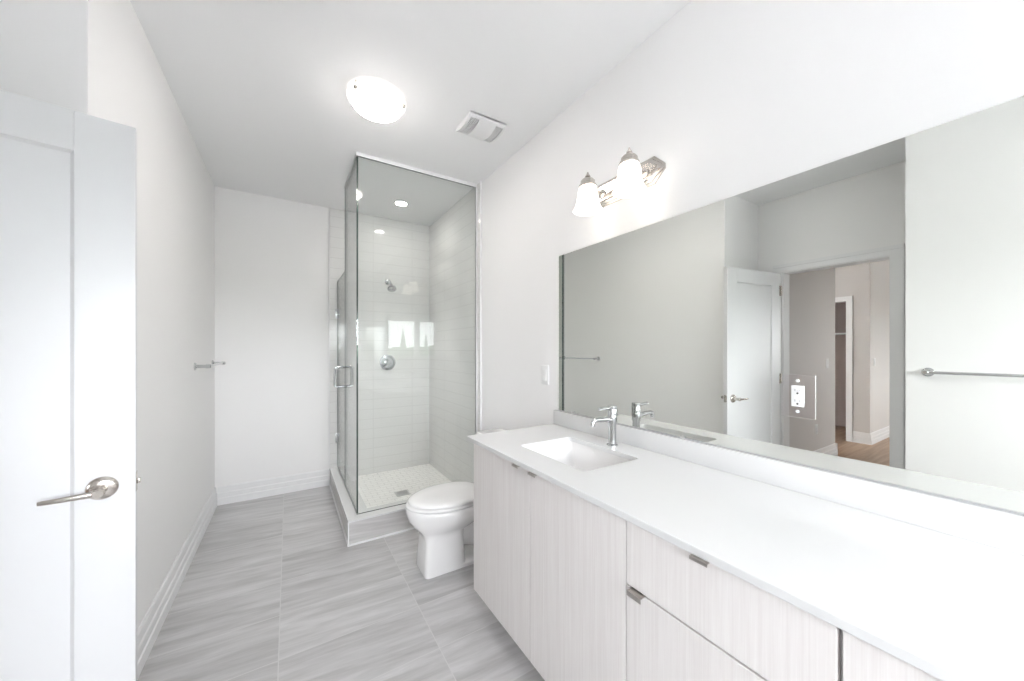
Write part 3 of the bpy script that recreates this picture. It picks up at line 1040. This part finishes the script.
lathe(bm, [(0.030, -0.001), (0.030, 0.002), (0.026, 0.004), (0.020, 0.003), (0.018, 0.006), (0.006, 0.008)], ((KX0 + KX1) / 2 + 0.03, (KY0 + KY1) / 2, zt - 0.142), up, 28)
put('drain', bm, M['chrome'], sk)

# faucet
fx, fy = 1.268, 1.149
fa = thing('faucet', (fx, fy, CZ), 'chrome single-lever faucet standing behind the sink', 'faucet')
bm = bmesh.new()
lathe(bm, [(0.026, 0.0003), (0.026, 0.004), (0.021, 0.007), (0.018, 0.009), (0.018, 0.095), (0.0215, 0.101), (0.0215, 0.166), (0.0205, 0.168), (0.0205, 0.172), (0.0215, 0.174), (0.0215, 0.181), (0.019, 0.183)], (fx, fy, CZ), up, 36)
put('body', bm, M['chrome'], fa)
bm = bmesh.new()
tube(bm, [(fx - 0.012, fy, CZ + 0.119), (fx - 0.05, fy, CZ + 0.124), (fx - 0.108, fy, CZ + 0.127), (fx - 0.119, fy, CZ + 0.124), (fx - 0.123, fy, CZ + 0.116), (fx - 0.124, fy, CZ + 0.101)], [0.013, 0.011, 0.010, 0.010, 0.010, 0.010], 18)
put('spout', bm, M['chrome'], fa)
bm = bmesh.new()
ring = []
for s, hw, th in ((-0.010, 0.009, 0.008), (-0.03, 0.009, 0.008), (-0.07, 0.0085, 0.0075), (-0.084, 0.0085, 0.0075), (-0.087, 0.006, 0.005)):
    c = Vector((fx + s, fy, CZ + 0.172 - s * 0.03))
    ring.append([c + Vector((0, hw * math.cos(a), th * math.sin(a))) for a in [2 * PI * i / 16 for i in range(16)]])
loft(bm, ring)
put('handle', bm, M['chrome'], fa)

# ------------------------------------------------------------------ toilet
TY = 2.098
to = thing('toilet', (0.95, TY, 0), 'white toilet with closed lid between the vanity and the shower', 'toilet')


def egg(x0, x1, hw, z, xm=0.58, nf=2.0, nb=2.0, n=44, off=0.0):
    """outline with nose at x0 and back at x1; nf/nb: how square the front/back half is"""
    xc = x0 + (x1 - x0) * xm
    pts = []
    for k in range(n):
        a = 2 * PI * k / n
        c, s = math.cos(a), math.sin(a)
        ex_ = nf if c < 0 else nb
        rx = (xc - x0) if c < 0 else (x1 - xc)
        pts.append(Vector((xc + rx * math.copysign(abs(c) ** (2 / ex_), c), TY + off + hw * math.copysign(abs(s) ** (2 / ex_), s), z)))
    return pts


bm = bmesh.new()
# pedestal and bowl in one lofted skin
loft(bm, [egg(0.668, 0.93, 0.098, 0.0, 0.5, 9, 9), egg(0.666, 0.93, 0.099, 0.012, 0.5, 9, 9), egg(0.672, 0.92, 0.095, 0.10, 0.5, 9, 9), egg(0.680, 0.915, 0.091, 0.19, 0.5, 9, 9),
          egg(0.676, 0.93, 0.094, 0.225, 0.5, 3.4, 3.6), egg(0.655, 1.00, 0.112, 0.250, 0.5, 2.8, 3.0), egg(0.622, 1.06, 0.142, 0.285, 0.53, 2.3, 2.6), egg(0.597, 1.09, 0.166, 0.320, 0.55, 2.1, 2.5),
          egg(0.590, 1.10, 0.177, 0.350, 0.56, 2.0, 2.5), egg(0.586, 1.10, 0.180, 0.368, 0.56, 2.0, 2.5), egg(0.587, 1.10, 0.178, 0.383, 0.56, 2.0, 2.5), egg(0.592, 1.09, 0.170, 0.390, 0.56, 2.0, 2.5)])
# trapway and rear base
loft(bm, [[Vector((x, TY + y, z)) for y, z in [(0.062 * math.cos(a), zc + rz * math.sin(a)) for a in [2 * PI * i / 20 for i in range(20)]]]
          for x, zc, rz in ((0.86, 0.20, 0.10), (0.95, 0.18, 0.10), (1.04, 0.16, 0.11), (1.12, 0.14, 0.12), (1.18, 0.13, 0.12))])
loft(bm, [egg(0.70, 1.27, 0.100, 0.0, 0.5, 5, 4), egg(0.70, 1.27, 0.100, 0.020, 0.5, 5, 4), egg(0.72, 1.26, 0.085, 0.032, 0.5, 5, 4)])
loft(bm, [[Vector((x, TY + y, z)) for x, y in ((x0, -hw), (1.335, -hw - 0.03), (1.335, hw + 0.03), (x0, hw))] for x0, hw, z in ((1.10, 0.09, 0.02), (1.10, 0.09, 0.26), (1.02, 0.13, 0.33), (1.02, 0.14, 0.385))])
put('bowl', bm, M['ceramic'], to, angle=50)
bm = bmesh.new()
loft(bm, [egg(0.592, 1.06, 0.174, 0.3915, 0.56), egg(0.585, 1.065, 0.181, 0.396, 0.56), egg(0.584, 1.065, 0.182, 0.404, 0.56), egg(0.590, 1.06, 0.176, 0.4105, 0.56)])
put('seat', bm, M['seat'], to, angle=60)
bm = bmesh.new()
loft(bm, [egg(0.606, 1.065, 0.168, 0.4150, 0.56, 2, 2.3), egg(0.597, 1.070, 0.176, 0.4185, 0.56, 2, 2.3), egg(0.597, 1.070, 0.176, 0.428, 0.56, 2, 2.3), egg(0.603, 1.066, 0.170, 0.434, 0.56, 2, 2.3),
          egg(0.62, 1.04, 0.145, 0.440, 0.56, 2, 2.3), egg(0.72, 0.96, 0.07, 0.443, 0.56)])
put('lid', bm, M['seat'], to, angle=60)
for s in (-1, 1):
    bm = bmesh.new()
    lathe(bm, [(0.010, -0.016), (0.013, -0.012), (0.013, 0.012), (0.010, 0.016)], (1.082, TY + s * 0.085, 0.415), (0, 1, 0), 18)
    box(bm, (1.070, TY + s * 0.085 - 0.012, 0.388), (1.096, TY + s * 0.085 + 0.012, 0.408), 0.002)
    put('hinge', bm, M['seat'], to)
bm = bmesh.new()
loft(bm, [rrect(1.165, 1.340, TY - 0.18, TY + 0.18, 0.03, 0.386), rrect(1.150, 1.343, TY - 0.195, TY + 0.195, 0.03, 0.45), rrect(1.143, 1.343, TY - 0.205, TY + 0.205, 0.03, 0.705)])
put('tank', bm, M['ceramic'], to, angle=50)
bm = bmesh.new()
loft(bm, [rrect(1.136, 1.346, TY - 0.212, TY + 0.212, 0.03, 0.706), rrect(1.133, 1.348, TY - 0.215, TY + 0.215, 0.03, 0.713), rrect(1.133, 1.348, TY - 0.215, TY + 0.215, 0.03, 0.731), rrect(1.139, 1.346, TY - 0.209, TY + 0.209, 0.03, 0.739)])
put('tank_lid', bm, M['ceramic'], to, angle=50)
bm = bmesh.new()
lathe(bm, [(0.012, 0), (0.012, 0.012)], (1.1435, TY + 0.14, 0.66), (-1, 0, 0), 16)
tube(bm, [(1.127, TY + 0.14, 0.66), (1.124, TY + 0.07, 0.652)], [0.006, 0.005], 10)
put('flush_lever', bm, M['chrome'], to)

# ------------------------------------------------------------------ outdoors behind the window (only ever seen in reflections)
bm = bmesh.new()
box(bm, (-26, -45, -0.6), (26, FR - 0.5, -0.5))
struct(put('ground', bm, M['ground'], None, smooth=False), 'ground outside the window, made pale to bounce light indoors', 'ground')  # works as a reflector for the ceiling; its paleness is invented


def conifer(x, y, h, seed, label):
    rnd = random.Random(seed)
    t = thing('conifer_tree', (x, y, -0.5), label, 'tree', 'trees outside the window')
    bm = bmesh.new()
    lathe(bm, [(0.16, 0), (0.11, h * 0.5), (0.03, h * 0.97)], (x, y, -0.5), up, 10)
    put('trunk', bm, M['bark'], t)
    bm = bmesh.new()
    tiers = 9
    for i in range(tiers):
        z = -0.5 + h * (0.12 + 0.86 * i / tiers)
        r = h * 0.19 * (1 - i / (tiers + 0.6))
        n = 14
        top = bm.verts.new((x, y, z + h * 0.17))
        low = [bm.verts.new((x + r * rnd.uniform(0.62, 1.1) * math.cos(2 * PI * k / n), y + r * rnd.uniform(0.62, 1.1) * math.sin(2 * PI * k / n), z - rnd.uniform(0, 0.05) * h)) for k in range(n)]
        for k in range(n):
            bm.faces.new((top, low[k], low[(k + 1) % n]))
        bm.faces.new(low[::-1])
    put('foliage', bm, M['leaf'], t, smooth=False)


rnd = random.Random(3)
for i in range(8):
    conifer(-7.2 + 1.35 * i + rnd.uniform(-0.1, 0.1), -16 - rnd.uniform(0, 0.5), rnd.uniform(2.5, 3.7), 5 + i, 'dark green conifer outside, reflected in the shower glass')
bm = bmesh.new()          # clipped hedge behind the trees: a lumpy closed band
nx = 70
rows = []
for k in range(nx + 1):
    x = -14 + 24 * k / nx
    top = 1.55 + 0.45 * noise.noise(Vector((x * 0.9, 0, 3.1)))
    rows.append([Vector((x, -18.6 + 0.25 * noise.noise(Vector((x, z, 0.5))), z)) for z in (-0.5, 0.2, 0.9, top - 0.15)] + [Vector((x, -19.0, top)), Vector((x, -19.6, top - 0.2)), Vector((x, -19.6, -0.5))])
loft(bm, rows)
tag(put('hedge', bm, M['leaf'], None, smooth=False), 'dark green hedge behind the conifers, reflected in the shower glass', 'hedge')
